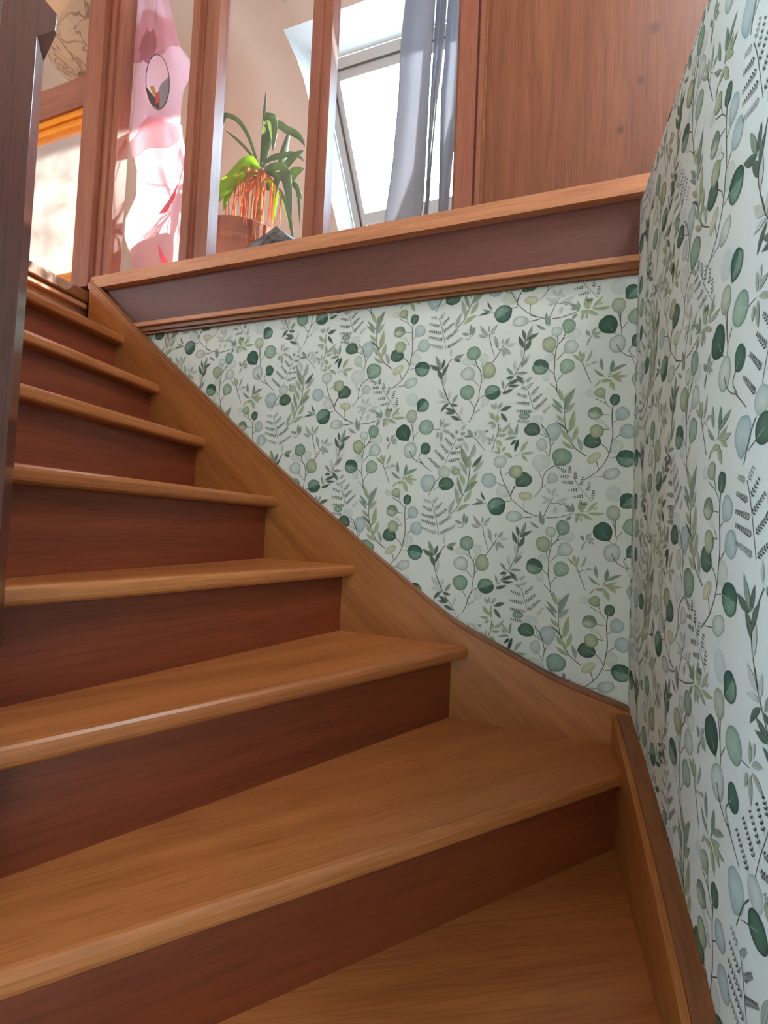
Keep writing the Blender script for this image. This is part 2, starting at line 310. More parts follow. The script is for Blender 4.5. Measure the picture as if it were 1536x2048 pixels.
# ------------------------------------------------------------------ fascia below the glazed partition (trim)
tr = empty('trim_1', (-0.9, 0, 0.647), 'dark red brown wooden fascia board with lighter mouldings above the leafy wallpaper', kind='structure')
box('fascia_board', -1.93, 0.0, -0.006, 0.02, 0.688, 0.842, 'fascia', tr, (1, 0, 0))
box('lower_moulding', -1.93, 0.0, -0.022, 0.02, 0.673, 0.690, 'rail', tr, (1, 0, 0), bevel=.003)
box('lower_moulding', -1.93, 0.0, -0.012, 0.02, 0.6625, 0.673, 'cap', tr, (1, 0, 0))
box('lower_moulding', -1.93, 0.0, -0.017, 0.02, 0.6545, 0.6625, 'cap', tr, (1, 0, 0), bevel=.002)
box('lower_moulding', -1.93, 0.0, -0.011, 0.02, 0.647, 0.6545, 'cap', tr, (1, 0, 0))

# ------------------------------------------------------------------ staircase
RISE = 0.1918
zt = lambda k: -0.1285+(5-k)*RISE
stair = empty('staircase', (-0.5, -0.6, -1.854), 'reddish brown wooden winder staircase with closed risers rising to the left', 'staircase')
back_top = smooth_curve([(-1.845, .876), (-1.74, .782), (-1.6023, .6571), (-1.4648, .5405), (-1.27, .381), (-1.0746, .2189), (-.9031, .0858), (-.815, .020), (-.712, -.0585), (-.620, -.124), (-.5485, -.175), (-.4799, -.222), (-.4056, -.2681), (-.2679, -.3287), (-.1787, -.3682), (-.0938, -.3947), (0.0, -.4225)], 3)
fy = lambda p, d: (p[0], d, p[1])
def shift(c, dz): return [(a, b+dz) for a, b in c]
ax_b = (-1, 0, .80)
st = build('wall_string', *strip(shift(back_top, -.008), shift(back_top, -.36), fy, -.038, 0.0), 'stringer', stair, ax_b)
build('string_cap', *strip(back_top, shift(back_top, -.013), fy, -.029, 0.0), 'cap', st, ax_b)
right_top = smooth_curve([(0.0, -.4225), (-.068, -.4405), (-.1395, -.4575), (-.2745, -.4993), (-.3923, -.5401), (-.4582, -.565), (-.5079, -.585), (-.5533, -.608), (-.65, -.668), (-.8, -.785), (-1.0, -.952), (-1.3, -1.2), (-1.7, -1.52), (-1.95, -1.72)], 3)
fx = lambda p, d: (d, p[0], p[1])
ax_r = (0, 1, .45)
st2 = build('wall_string', *strip(shift(right_top, -.008), [(a, max(b-.36, -1.853)) for a, b in right_top], fx, -.040, 0.0), 'stringer', stair, ax_r)
build('string_cap', *strip(right_top, shift(right_top, -.013), fx, -.029, 0.0), 'cap', st2, ax_r)
# nosing lines in plan: wall end, newel end
NOS = {0: ((-1.862, -.02), (-1.875, -.88)), 1: ((-1.655, -.02), (-1.660, -.88)), 2: ((-1.479, -.02), (-1.452, -.88)), 3: ((-1.268, -.02), (-1.252, -.88)), 4: ((-.984, -.02), (-1.040, -.88)),
       5: ((-.708, -.02), (-.997, -.84)), 6: ((-.372, -.02), (-.905, -.88)), 7: ((-.022, -.143), (-.882, -1.008)), 8: ((-.02, -.60), (-.882, -1.06)), 9: ((-.02, -.90), (-.882, -1.13)),
       10: ((-.02, -1.17), (-.882, -1.30)), 11: ((-.02, -1.43), (-.882, -1.47)), 12: ((-.02, -1.68), (-.882, -1.68)), 13: ((-.02, -1.91), (-.882, -1.91))}
def off(line, d):
    a, b = Vector(line[0]), Vector(line[1]); t = (b-a).normalized(); n = Vector((t.y, -t.x)); return a+n*d, b+n*d
TH = 0.033
for k in range(0, 14):
    a, b = Vector(NOS[k][0]), Vector(NOS[k][1]); d = (b-a); z = zt(k)
    if k > 0:
        ba, bb = off(NOS[k-1], .050)
        poly = [tuple(a), tuple(b)]
        if k == 5: poly.append((-.997, -.88))
        if k == 6: poly.append((-.99, -.86))
        if k == 7: poly += [(-.93, -.95)]
        poly += [tuple(bb), tuple(ba)]
        if k == 7: poly = [(-.022, -.143), (-.882, -1.008), (-.93, -.90), tuple(bb), tuple(ba), (-.022, -.02)]
        if k == 6: poly = [tuple(a), (-.905, -.88), (-.985, -.875), tuple(bb), tuple(ba)]
        if k == 5: poly = [tuple(a), tuple(b), (-1.02, -.88), tuple(bb), tuple(ba)]
        if k == 8: poly = [tuple(a), tuple(b), (-.90, -1.0), tuple(bb), tuple(ba), (-.02, -.07)]
        if k > 8: poly = [tuple(a), tuple(b), tuple(bb), tuple(ba), (-.02, ba.y)]
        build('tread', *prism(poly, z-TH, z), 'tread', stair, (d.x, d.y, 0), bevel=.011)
    else:
        poly = [tuple(a), tuple(b), (-1.92, -.88), (-1.92, -.02)]
        build('landing_nosing', *prism(poly, .788, .833), 'cap', stair, (0, -1, 0), bevel=.008)
        build('nosing_moulding', *prism([(-1.874, -.02), (-1.887, -.88), (-1.92, -.88), (-1.92, -.02)], .768, .788), 'rail', stair, (0, -1, 0), bevel=.004)
    ext = (a-b).normalized()*.035; f0, f1 = off(NOS[k], .038); g0, g1 = off(NOS[k], .054); f0 = f0+ext*(k > 6); g0 = g0+ext*(k > 6)
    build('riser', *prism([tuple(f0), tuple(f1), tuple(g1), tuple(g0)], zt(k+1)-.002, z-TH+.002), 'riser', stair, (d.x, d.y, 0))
# inner strings and the newel post
build('inner_string', *strip([(-.95, .05), (-1.90, .90)], [(-.95, -.38), (-1.90, .48)], fy, -.905, -.868), 'stringer', stair, (-1, 0, .9))
build('inner_string', *strip([(-.92, -.42), (-1.95, -1.62)], [(-.92, -.85), (-1.95, -1.853)], fx, -.93, -.885), 'stringer', stair, (0, 1, .9))
def newel_vf(cx, cy, secs):
    V, F = [], []
    for z, h, c in secs:
        c = max(c, .0006)
        for sx, sy, o in ((1, -1, 0), (1, 1, 1), (-1, 1, 0), (-1, -1, 1)):
            p1 = (cx+sx*(h-c), cy+sy*h, z); p2 = (cx+sx*h, cy+sy*(h-c), z)
            V += [p1, p2] if o == 0 else [p2, p1]
    n = len(secs)
    for i in range(n-1): F += [(i*8+k, i*8+(k+1) % 8, (i+1)*8+(k+1) % 8, (i+1)*8+k) for k in range(8)]
    F += [tuple(reversed(range(8))), tuple(range((n-1)*8, n*8))]
    return V, F
build('newel_post', *newel_vf(-.909, -.875, [(-1.853, .045, .0), (-.95, .045, 0), (-.92, .045, .025), (.60, .045, .025), (.632, .045, .004), (.655, .045, .003), (.672, .032, .003), (.690, .045, .003), (.93, .045, .003), (.96, .030, .003), (.975, .05, .004), (1.0, .05, .004), (1.02, .03, .004)]), 'newel', stair, (0, 0, 1), bevel=.0015)

# unseen handrails and balusters on the open side; lower run added to shade treads
def rail_run(p0, p1, q0, q1, n, ax):
    # p: handrail ends, q: string-top ends
    a, b = Vector(p0), Vector(p1); d = (b-a).normalized(); side = Vector(ax)
    upv = side.cross(d).normalized(); upv = upv if upv.z > 0 else -upv
    V = [tuple(e+side*sx*.024+upv*su) for e in (a, b) for sx, su in ((-1, -.022), (1, -.022), (1, .022), (-1, .022))]
    build('unseen_handrail', V, [(3, 2, 1, 0), (4, 5, 6, 7), (0, 1, 5, 4), (1, 2, 6, 5), (2, 3, 7, 6), (3, 0, 4, 7)], 'newel', stair, tuple(d), bevel=.010)
    for i in range(n):
        t = (i+.7)/n; top = a.lerp(b, t); bot = Vector(q0).lerp(Vector(q1), t)
        box('unseen_baluster', top.x-.019, top.x+.019, top.y-.019, top.y+.019, bot.z-.01, top.z-.012, 'newel', stair, (0, 0, 1), bevel=.003)
rail_run((-.9075, -.92, .43), (-.9075, -1.95, -.75), (-.9075, -.92, -.42), (-.9075, -1.95, -1.62), 10, (1, 0, 0))
rail_run((-.954, -.8865, .93), (-1.90, -.8865, 1.77), (-.954, -.8865, .06), (-1.90, -.8865, .90), 9, (0, 1, 0))

# ------------------------------------------------------------------ wallpaper print (flat printed motif on both walls)
INK = {  # centre, edge
 'k': ((60, 100, 82), (34, 64, 54)), 'k2': ((76, 114, 98), (48, 80, 68)), 'd': ((88, 118, 98), (46, 72, 60)), 't': ((150, 176, 156), (96, 128, 110)), 't2': ((168, 192, 174), (116, 146, 128)),
 'l': ((184, 196, 164), (122, 138, 110)), 'l2': ((194, 204, 184), (140, 154, 132)), 'y': ((208, 212, 184), (170, 176, 142)), 'p': ((206, 217, 208), (164, 180, 170)), 'b': ((194, 211, 209), (146, 172, 174)),
 'v': ((214, 225, 218), (196, 208, 200)), 'w': ((208, 222, 220), (202, 216, 214)), 'o': ((214, 225, 219), (148, 168, 160)), 'D': ((66, 108, 92), (38, 70, 60)), 's': ((144, 172, 152), (66, 98, 82)), 's2': ((206, 210, 194), (92, 114, 96))}
HALF = {'D': (136, 168, 150), 's': (58, 94, 78), 's2': (130, 150, 128)}
INKN = {'d': ((104, 122, 108), (52, 68, 58)), 'k': ((60, 86, 74), (38, 58, 50)), 'm': ((152, 170, 152), (94, 114, 98)), 'g': ((180, 190, 176), (130, 142, 130)), 'p': ((208, 213, 205), (176, 184, 174)), 'l': ((182, 194, 158), (122, 136, 104)), 'tn': ((124, 154, 142), (72, 102, 92))}
STEM = (86, 84, 76); FERN = {1: (46, 56, 50), 0: (136, 146, 138)}
def mixc(a, b, t): return tuple(x+(y-x)*t for x, y in zip(a, b))
class Sheet:
    def __init__(s): s.V = []; s.F = []; s.C = []
    def add(s, pts, cols, faces, lay):
        n = len(s.V); s.V += [(a, b, lay) for a, b in pts]; s.C += [lin(c) for c in cols]; s.F += [tuple(i+n for i in f) for f in faces]
def round_leaf(sh, cx, cz, rx, rz, ang, tone, bx, bz, rnd, lay):
    ce, ed = INK[tone]; n = 26; a0 = math.radians(ang); pts, cols, faces = [], [], []
    bd = math.atan2(bz-cz, bx-cx); bl = math.hypot(bx-cx, bz-cz); ph = rnd.random()*6.28
    ca, sa = math.cos(a0), math.sin(a0)
    def rim(t):
        x, z = rx*math.cos(t), rz*math.sin(t); x, z = x*ca-z*sa, x*sa+z*ca
        th = math.atan2(z, x); dd = (th-bd+math.pi) % (2*math.pi)-math.pi
        s_ = 1+.025*math.sin(2*th+ph)+.018*math.sin(3*th+ph*2)
        r = math.hypot(x, z)*s_
        if abs(dd) < .75: r = r+(max(bl, r*.92)*1.0-r)*(1-abs(dd)/.75)**2      # pointed at the stalk
        if abs(abs(dd)-math.pi) < .35: r *= 1-.10*(1-abs(abs(dd)-math.pi)/.35)      # notch at the far end
        return th, r, dd
    pts.append((cx, cz)); ring = [.45, .80, .955, 1.0]
    def shade(f, dd):
        e = {.45: .12, .80: .34, .955: .95, 1.0: .80}.get(f, 0); c = mixc(ce, ed, e)
        if tone in HALF: c = mixc(HALF[tone] if dd > 0 else ce, ed, e*(.75 if dd > 0 else .9))
        k = max(0, math.cos(dd)); return mixc(c, ed, .35*k*f)
    cols.append(mixc(ce, HALF[tone], .4) if tone in HALF else ce)
    for f in ring:
        for i in range(n):
            th, r, dd = rim(2*math.pi*i/n); pts.append((cx+math.cos(th)*r*f, cz+math.sin(th)*r*f)); cols.append(shade(f, dd))
    for i in range(n):
        j = (i+1) % n; faces.append((0, 1+i, 1+j))
        for q in range(3): faces.append((1+q*n+i, 1+(q+1)*n+i, 1+(q+1)*n+j, 1+q*n+j))
    sh.add(pts, cols, faces, lay)
    # midrib
    ux, uz = math.cos(bd), math.sin(bd); L = min(bl, (rx+rz)/2); w = .0006
    c = mixc(ce, (236, 240, 232), .6) if tone in ('D', 'k', 'd', 's', 'k2', 't', 't2') else mixc(ed, ce, .15)
    far = -.75 if tone == 'D' else -.05
    p = [(cx+ux*L*.92+uz*w, cz+uz*L*.92-ux*w), (cx+ux*L*.92-uz*w, cz+uz*L*.92+ux*w), (cx+ux*L*far-uz*w*.3, cz+uz*L*far+ux*w*.3), (cx+ux*L*far+uz*w*.3, cz+uz*L*far-ux*w*.3)]
    sh.add(p, [c]*4, [(0, 1, 2, 3)], lay+.00002)
def narrow_leaf(sh, x0, z0, x1, z1, w, tone, rnd, lay):
    ce, ed = INKN[tone]; n = 8; L = math.hypot(x1-x0, z1-z0); ux, uz = (x1-x0)/L, (z1-z0)/L; w = w*.62; bow = (rnd.random()-.5)*.16*L; pts, cols, faces = [], [], []
    for i in range(n+1):
        t = i/n; h = w*(math.sin(math.pi*min(1, t**.9))**1.05 if 0 < t < 1 else 0)*.5+.00015; o = bow*math.sin(math.pi*t)
        mx, mz = x0+ux*L*t-uz*o, z0+uz*L*t+ux*o
        for s_, c in ((1, ed), (.72, mixc(ce, ed, .25)), (0, mixc(ce, ed, .45)), (-.72, ce), (-1, ed)): pts.append((mx-uz*h*s_, mz+ux*h*s_)); cols.append(c)
    for i in range(n):
        for q in range(4): faces.append((i*5+q+1, i*5+q, (i+1)*5+q, (i+1)*5+q+1))
    sh.add(pts, cols, faces, lay)
def line(sh, pts2, w0, w1, col, lay):
    P = smooth_curve(pts2, 4) if len(pts2) > 2 else [pts2[0], pts2[1]]; n = len(P); pts, faces = [], []
    for i, q in enumerate(P):
        a, b = P[max(i-1, 0)], P[min(i+1, n-1)]; L = math.hypot(b[0]-a[0], b[1]-a[1]) or 1; ux, uz = (b[0]-a[0])/L, (b[1]-a[1])/L; w = (w0+(w1-w0)*i/(n-1))/2
        pts += [(q[0]-uz*w, q[1]+ux*w), (q[0]+uz*w, q[1]-ux*w)]
    for i in range(n-1): faces.append((2*i+1, 2*i+3, 2*i+2, 2*i))
    sh.add(pts, [col]*len(pts), faces, lay)
def frond(sh, x0, z0, x1, z1, tone, lay):
    L = math.hypot(x1-x0, z1-z0); ux, uz = (x1-x0)/L, (z1-z0)/L; n = max(4, int(L/.0050)); col = FERN[tone]
    line(sh, [(x0, z0), (x1, z1)], .0006, .0004, mixc(col, (230, 230, 226), .35), lay)
    for i in range(n):
        t = (i+.7)/n; bx, bz = x0+ux*L*t, z0+uz*L*t; l = .0070*(1-.45*t)
        for s_ in (1, -1):
            dx, dz = ux*.62-s_*uz*.78, uz*.62+s_*ux*.78; w = .0013
            sh.add([(bx, bz), (bx+dx*l*.5+dz*w, bz+dz*l*.5-dx*w), (bx+dx*l, bz+dz*l), (bx+dx*l*.5-dz*w, bz+dz*l*.5+dx*w)], [col]*4, [(0, 1, 2, 3)], lay)
PR="""-3272 5844 239 241 0 D -3039 5977
-3115 6256 180 181 0 v -2903 6110
-2533 6134 180 115 -8 y -2557 6019
-2812 5584 209 149 0 o -2589 5560
-4032 4810 189 204 0 t -3975 4602
-3742 4654 127 137 0 v -3775 4495
-3594 4301 184 221 12 l -3712 4089
-4170 4241 196 194 0 o -4015 4068
-4193 4589 150 123 0 v -4041 4496
-4171 3713 203 213 0 t -4093 3507
-3476 3674 221 203 10 s -3686 3606
-3669 3433 107 116 0 v -3788 3228
-7961 5637 133 95 0 t -7805 5622
-7740 5270 196 179 0 d -7545 5153
-7622 5526 166 130 0 w -7622 5526
-7209 5212 198 221 0 b -7195 4914
-7495 4861 130 178 0 p -7405 4688
-6981 4525 241 230 0 t -7142 4296
-7495 4386 224 210 0 v -7539 4091
-7196 3972 139 132 -20 p -7327 3804
-6124 6170 133 126 0 l -6018 6018
-6367 6165 101 98 0 v -6252 6066
-5777 5970 120 150 0 d -5814 5836
-6233 5643 169 162 0 s2 -6044 5602
-5600 5611 164 170 0 b -5722 5443
-5474 5155 171 191 0 b -5652 5065
-6279 4926 211 183 -10 d -6077 4856
-6179 5175 168 168 -15 l -6017 5225
-5715 4773 151 181 0 v -5837 4847
-6226 4493 195 103 40 y -6167 4403
-5488 4471 224 215 0 D -5715 4509
-5815 4082 206 140 20 o -6008 4019
-6102 5426 121 54 -20 v -5989 5340
-1579 5336 166 192 0 t -1661 5143
-1874 5212 131 139 0 o -1861 5077
-2051 4892 179 203 0 l -1973 4664
-1443 5112 164 143 25 v -1632 5026
-1512 4776 182 181 0 o -1699 4621
-2257 4291 217 204 0 s -2058 4228
-1594 4270 183 200 0 t2 -1701 4069
-2115 4040 98 135 0 v -2031 3890
-2040 4515 125 116 0 w -1936 4603
-430 6236 184 205 0 w -343 6020
-102 6063 174 200 25 D -259 5880
-419 5751 159 201 0 l2 -422 5548
-654 5276 219 243 0 k -500 5037
-428 4753 199 237 0 o -342 4543
-5309 2765 221 222 0 t2 -5107 2687
-5294 2154 147 170 0 k2 -5425 2011
-3210 1760 170 176 0 o -3214 1584
-3497 1250 203 200 0 b -3295 1193
-2583 1277 204 201 0 d -2779 1092
-2791 1487 184 174 0 l -2976 1477
-3127 942 172 165 0 v -2976 906
-5191 1175 221 238 0 b -5251 867
-4665 1140 215 182 0 d -4865 1046
-4738 1464 175 179 0 p -4824 1311
-4406 1495 132 93 0 l -4537 1494"""
PN="""-3565 5989 -3700 6248 57 d
-3601 5912 -3932 5868 57 d
-3593 5951 -3830 6050 57 m
-4141 5339 -4132 5645 103 m
-4090 5314 -4030 5573 82 m
-4171 5352 -4384 5414 78 m
-3637 5270 -3883 5588 91 g
-3630 5360 -3628 5571 61 g
-3582 5365 -3406 5558 81 g
-3600 5326 -3466 5343 36 g
-3694 5235 -3923 5338 81 g
-3375 4924 -3472 5254 100 g
-3272 4994 -3249 5152 50 g
-3205 4988 -3070 5165 100 g
-3221 4900 -3017 4714 110 g
-3259 4874 -3212 4621 80 g
-3166 4945 -2905 4991 80 p
-4938 4419 -5100 4827 114 m
-4590 4692 -4301 4812 114 m
-4907 4417 -4826 4721 94 d
-4927 4408 -5268 4579 125 d
-4895 4105 -5053 4427 124 d
-4878 4208 -4717 4547 104 d
-4579 4681 -4383 4593 103 d
-4653 4749 -4663 5018 72 p
-4846 3916 -4789 4305 83 p
-4729 3567 -4987 3829 123 p
-4686 3524 -4636 3808 92 p
-4685 3483 -4994 3488 82 p
-4345 3060 -4275 3331 61 p
-4581 3427 -4428 3664 92 m
-4621 3408 -4417 3358 82 d
-4663 3441 -4899 3184 92 d
-4470 3167 -4770 3302 102 d
-4489 3137 -4785 3159 82 d
-4330 2938 -4607 3060 101 d
-2666 5057 -2739 5350 89 d
-2646 5026 -2323 5219 98 d
-2686 4843 -2836 5192 108 d
-2656 4762 -2519 5082 118 d
-2950 4077 -3126 4030 79 d
-2867 4111 -2666 3883 108 d
-3074 3869 -2752 3996 99 d
-3073 3839 -2766 3840 79 d
-3217 3620 -2930 3742 89 d
-2629 5054 -2494 5452 98 m
-2753 4319 -2549 4557 98 m
-2951 4117 -3127 4337 79 m
-2859 4160 -2573 4159 79 m
-3193 3748 -3248 3998 59 m
-2733 4553 -2753 4888 69 p
-2704 4531 -2507 4671 49 p
-2861 4229 -2900 4546 89 p
-6982 5773 -7251 6077 88 m
-6935 5746 -6701 6334 154 m
-7011 5655 -7290 5937 77 m
-6946 5967 -7101 6336 110 l
-6847 5322 -6719 5746 110 l
-6920 5416 -7160 5637 99 l
-6862 5149 -6687 5547 110 l
-6738 4942 -6632 5324 120 l
-6865 4974 -7003 5249 98 l
-6661 4741 -7000 4942 98 l
-6745 4834 -6848 5104 87 l
-6937 6032 -6922 6206 44 l
-6954 5660 -6705 5941 121 g
-6523 4665 -6641 5043 108 g
-6839 5147 -7175 5473 48 d
-1884 6188 -2004 6369 87 p
-1855 6137 -1774 6377 97 p
-1871 6061 -2150 6154 78 p
-1785 6128 -1699 6203 39 p
-1781 5992 -1487 6119 97 p
-1897 6035 -2117 5946 87 p
-1790 5685 -1751 5882 97 p
-1708 5906 -1518 5979 48 g
-2119 5392 -2156 5756 97 m
-2074 5368 -2035 5577 68 m
-2152 5299 -2392 5460 68 m
-1339 5738 -1578 5929 105 m
-1331 5747 -1397 5983 57 m
-1400 5755 -1556 5783 38 m
-1388 5639 -1514 5501 86 m
-1252 5680 -1272 5455 95 l
-1166 5633 -1161 5471 47 l
-1221 5791 -1177 6089 105 l
-1186 5768 -1022 5975 114 l
-1203 5770 -1068 5782 48 l
-1033 5749 -788 6030 85 l
-883 5816 -784 5879 38 l
-1032 5731 -599 5735 76 l
-1321 5688 -1099 5691 86 l
-1167 5709 -877 5553 91 l
-1024 5071 -894 5226 85 g
-999 5068 -815 5068 66 g
-982 5048 -928 4921 56 g
-931 5024 -828 4930 56 g
-1047 4979 -1135 4780 57 g
-1082 5020 -1162 5169 85 m
-1261 4377 -1463 4563 66 l
-1289 4473 -1311 4645 85 l
-1243 4338 -1190 4616 85 l
-1141 4330 -1006 4665 66 g
-1030 4284 -846 4307 56 g
-688 3924 -959 4147 74 m
-741 4094 -791 4432 93 m
-559 4026 -190 4219 92 m
-567 4027 -517 4355 102 tn
-621 3910 -291 4044 74 l
-572 3916 -175 3917 92 l
-523 3895 -300 3752 92 l
-809 3802 -521 3812 93 l
-587 3825 -458 3551 120 l
-922 3680 -818 3840 41 l
-4882 2752 -4902 2999 72 g
-4840 2751 -4609 2835 82 g
-4838 2679 -4567 2539 82 g
-4857 2649 -4843 2310 92 g
-4949 2631 -4993 2447 82 g
-4813 2832 -4779 3025 72 p
-3967 2484 -4131 2669 100 m
-3966 2464 -4223 2460 70 m
-3878 2481 -3923 2623 50 m
-3649 2595 -3544 2612 70 m
-3845 2381 -3658 2556 90 p
-3659 2595 -3894 2642 80 p
-3666 2258 -3647 2535 119 p
-3392 3201 -3512 3345 89 g
-3345 3219 -3380 3399 59 g
-3306 3197 -3208 3390 89 g
-3248 3155 -2960 3270 109 d
-3236 3096 -3049 2843 99 d
-3373 2913 -3552 3128 109 l
-3313 2842 -3330 3060 99 l
-3360 2824 -3600 2832 79 l
-3359 2784 -3479 2680 89 l
-3294 2546 -3223 2701 79 l
-3292 2487 -3066 2511 79 l
-3325 2350 -3168 2190 118 l
-3237 2564 -2964 2820 89 g
-3438 2333 -3596 2445 79 g
-3428 2313 -3417 2530 49 g
-3456 2274 -3561 2276 79 g
-2832 2476 -3017 2734 88 g
-2943 2459 -3041 2598 68 g
-2804 2455 -2778 2785 78 m
-2812 2417 -3117 2355 68 m
-2810 2358 -2963 2196 78 k
-2746 2376 -2845 2000 97 k
-3219 2024 -3319 2183 78 l
-3163 2033 -3074 2169 78 l
-3200 2014 -3390 2026 59 l
-3133 1994 -2896 1855 98 l
-2679 2008 -2488 2313 97 l
-2660 1979 -2352 2004 77 l
-2668 1940 -2507 1756 87 l
-4081 1585 -4293 2209 150 m
-4201 825 -4360 1344 100 m
-4146 926 -3785 1238 159 m
-4064 1106 -3783 1466 119 l
-4152 1085 -4315 1465 120 l
-4031 1545 -4023 1884 90 l
-4051 1825 -3901 2282 130 g
-3930 1465 -3640 1792 99 g
-4093 1365 -4337 1786 100 g
-4088 2025 -4239 2369 100 p
-3974 1605 -3694 1951 110 d
-4323 630 -4420 1069 120 g
-4560 263 -4396 718 110 g
-4155 634 -3951 976 129 l
-4343 370 -3976 599 110 l
-4310 550 -4191 813 90 l"""
PS="""0.7 -5060 5911 -4978 5693 -4904 5393 -4816 4990
0.8 -3593 5951 -3523 5883
0.9 -2819 6398 -2903 6110 -2825 5992 -2559 5763 -2307 5637
0.7 -3039 5977 -2890 5999
0.8 -2558 6029 -2559 5763
0.6 -2589 5560 -2306 5598
0.7 -4130 5318 -4177 5230 -4287 5230
0.9 -3619 5308 -3571 5042 -3452 4650
1.0 -3523 4486 -3304 4818 -3233 4971
0.7 -3304 4798 -3455 5021
1.1 -3975 4602 -3920 4446 -3816 4267 -3796 3974 -3835 3715 -3847 3482
1.1 -3847 3502 -3946 3265 -3989 3086 -4099 2869
0.8 -4025 4069 -3840 3856
0.8 -4031 4495 -3940 4447
0.7 -3712 4089 -3795 3953
0.7 -3775 4495 -3828 4318
0.9 -3686 3606 -3867 3495
0.8 -4102 3494 -3946 3265
0.8 -3788 3228 -3970 3106
1.0 -4631 4706 -4767 4510 -4897 4167 -4844 3875 -4708 3526
0.9 -4811 3818 -4686 3503 -4470 3167 -4354 3020 -4257 2844
1.0 -2666 5057 -2674 4744 -2705 4550 -2843 4247 -2914 4114 -3075 3889 -3207 3620
0.7 -7890 6359 -7790 6034 -7705 5757
1.0 -7534 5407 -7371 5193 -7272 4832 -7304 4527
0.7 -7545 5153 -7352 5037
0.8 -7195 4914 -7279 4745
0.7 -7405 4688 -7304 4527
0.5 -7507 5338 -7426 5131 -7363 5038
1.0 -7142 4296 -7344 4167 -7438 3942 -7461 3701 -7638 3468
0.8 -7539 4091 -7438 3942
0.7 -7327 3804 -7461 3690
1.0 -6394 4537 -6638 4717 -6784 4946 -6913 5284 -6957 5726 -6950 6055
1.1 -5814 5836 -5836 5571 -5805 5099 -5837 4847 -5890 4553 -6103 4185 -6434 3927
0.7 -6228 6020 -5979 5874 -5853 5722
0.7 -6018 6018 -5968 5863
0.7 -6044 5602 -5868 5574
0.8 -5722 5443 -5806 5376
0.8 -5652 5065 -5808 4929
0.7 -6017 5225 -5896 5214
0.6 -5989 5340 -5896 5214
0.9 -6077 4856 -5941 4727 -5880 4574
0.9 -6167 4403 -6103 4185
0.7 -5715 4509 -5886 4479
0.7 -6008 4019 -6314 3985
0.6 -6695 4007 -6536 3718 -6383 3539 -6230 3340
0.9 -2087 5525 -1971 5841 -1837 6115
0.6 -1886 5957 -1657 5967
0.8 -2564 5734 -2252 5620 -2179 5612
0.7 -2559 5566 -2395 5568 -2252 5620
0.9 -1999 5573 -1770 5586 -1475 5668 -1339 5729
1.1 -1661 5143 -1735 4969 -1846 4845 -1899 4561 -1901 4293 -1903 4063 -1853 3850 -1821 3646
1.1 -1857 3705 -1744 3432
0.8 -1632 5026 -1727 4987
0.8 -1861 5077 -1837 4863
0.6 -1973 4664 -1902 4523
0.8 -1699 4621 -1878 4425
0.9 -2058 4228 -1912 4083
0.8 -1701 4069 -1853 3850
0.7 -2003 3840 -1848 3678
0.7 -999 5087 -1127 4779
1.0 -1463 4554 -1270 4396 -1161 4144 -1017 3778
0.6 -1163 4200 -1097 4279 -1028 4209
0.8 -567 4027 -621 3910
1.0 -366 5597 -367 5282 -339 5113 -344 4985
0.8 -422 5548 -376 5302
0.8 -214 5284 -339 5113
0.9 -444 4736 -342 4543 -162 4409 -18 4369
0.9 -80 4685 -165 4546 -34 4380
0.9 -5447 1773 -5110 1483
0.8 -517 5057 -467 5006
0.6 -5107 2687 -4900 2701
0.7 -4439 2374 -4532 2152 -4644 1910 -4735 1647
0.8 -4069 2587 -3864 2361 -3621 2069
1.0 -3283 2782 -3311 2507 -3363 2351 -3447 2017
0.7 -3314 3158 -3322 2823
0.6 -2860 1894 -2697 1969
1.0 -3214 1584 -3159 1350 -3037 1060 -2878 753
0.7 -3295 1193 -3076 1098
0.7 -2976 1477 -3104 1380
0.8 -2779 1092 -2885 946 -2907 772
1.0 -4865 1311 -5002 1136 -5155 807
0.7 -4865 1046 -5057 952
1.0 -4063 1905 -4029 1505 -4073 1106 -4181 825
1.0 -4182 853 -4328 490 -4617 180"""
PF="""-4958 5691 -4769 5900 1
-4929 5500 -4629 5718 1
-4838 5283 -4499 5508 1
-4797 5019 -4379 5270 1
-5009 5665 -5307 5780 1
-4949 5471 -5330 5561 1
-4899 5268 -5323 5392 1
-5028 5887 -4899 6040 0
-4880 5037 -5314 5181 0
-5081 5903 -5273 5977 0
-7798 6192 -7618 6396 1
-7764 5998 -7537 6197 1
-7706 5780 -7414 6072 1
-7880 6156 -8137 6240 1
-7798 5957 -8149 6005 1
-7739 5738 -8149 5779 1
-7798 5476 -8111 5505 1
-7488 5680 -7334 5864 0
-7902 6361 -8037 6421 0
-8004 6485 -8038 6670 0
-7947 6546 -7821 6666 0
-7915 6385 -7766 6514 0
-6858 4104 -7095 4271 1
-6774 4012 -6990 4003 1
-6654 3854 -6938 3859 1
-6556 3676 -6792 3656 1
-6415 3519 -6693 3479 1
-6328 3323 -6483 3308 1
-6789 4078 -6786 4262 1
-6635 3917 -6656 4135 1
-6526 3761 -6470 3994 1
-6353 3623 -6308 3856 1
-6233 3404 -6211 3648 1
-4460 2394 -4578 2560 1
-4533 2193 -4715 2420 1
-4627 2001 -4862 2260 1
-4732 1809 -5020 2088 1
-4866 1576 -5177 1864 1
-4420 2393 -4240 2389 1
-4470 2131 -4254 2239 1
-4587 2001 -4316 2028 1
-4638 1768 -4319 1847 1
-4571 1596 -4341 1636 0
-4357 2574 -4449 2617 0
-4325 2533 -4197 2560 0
-4288 2613 -4176 2811 0"""

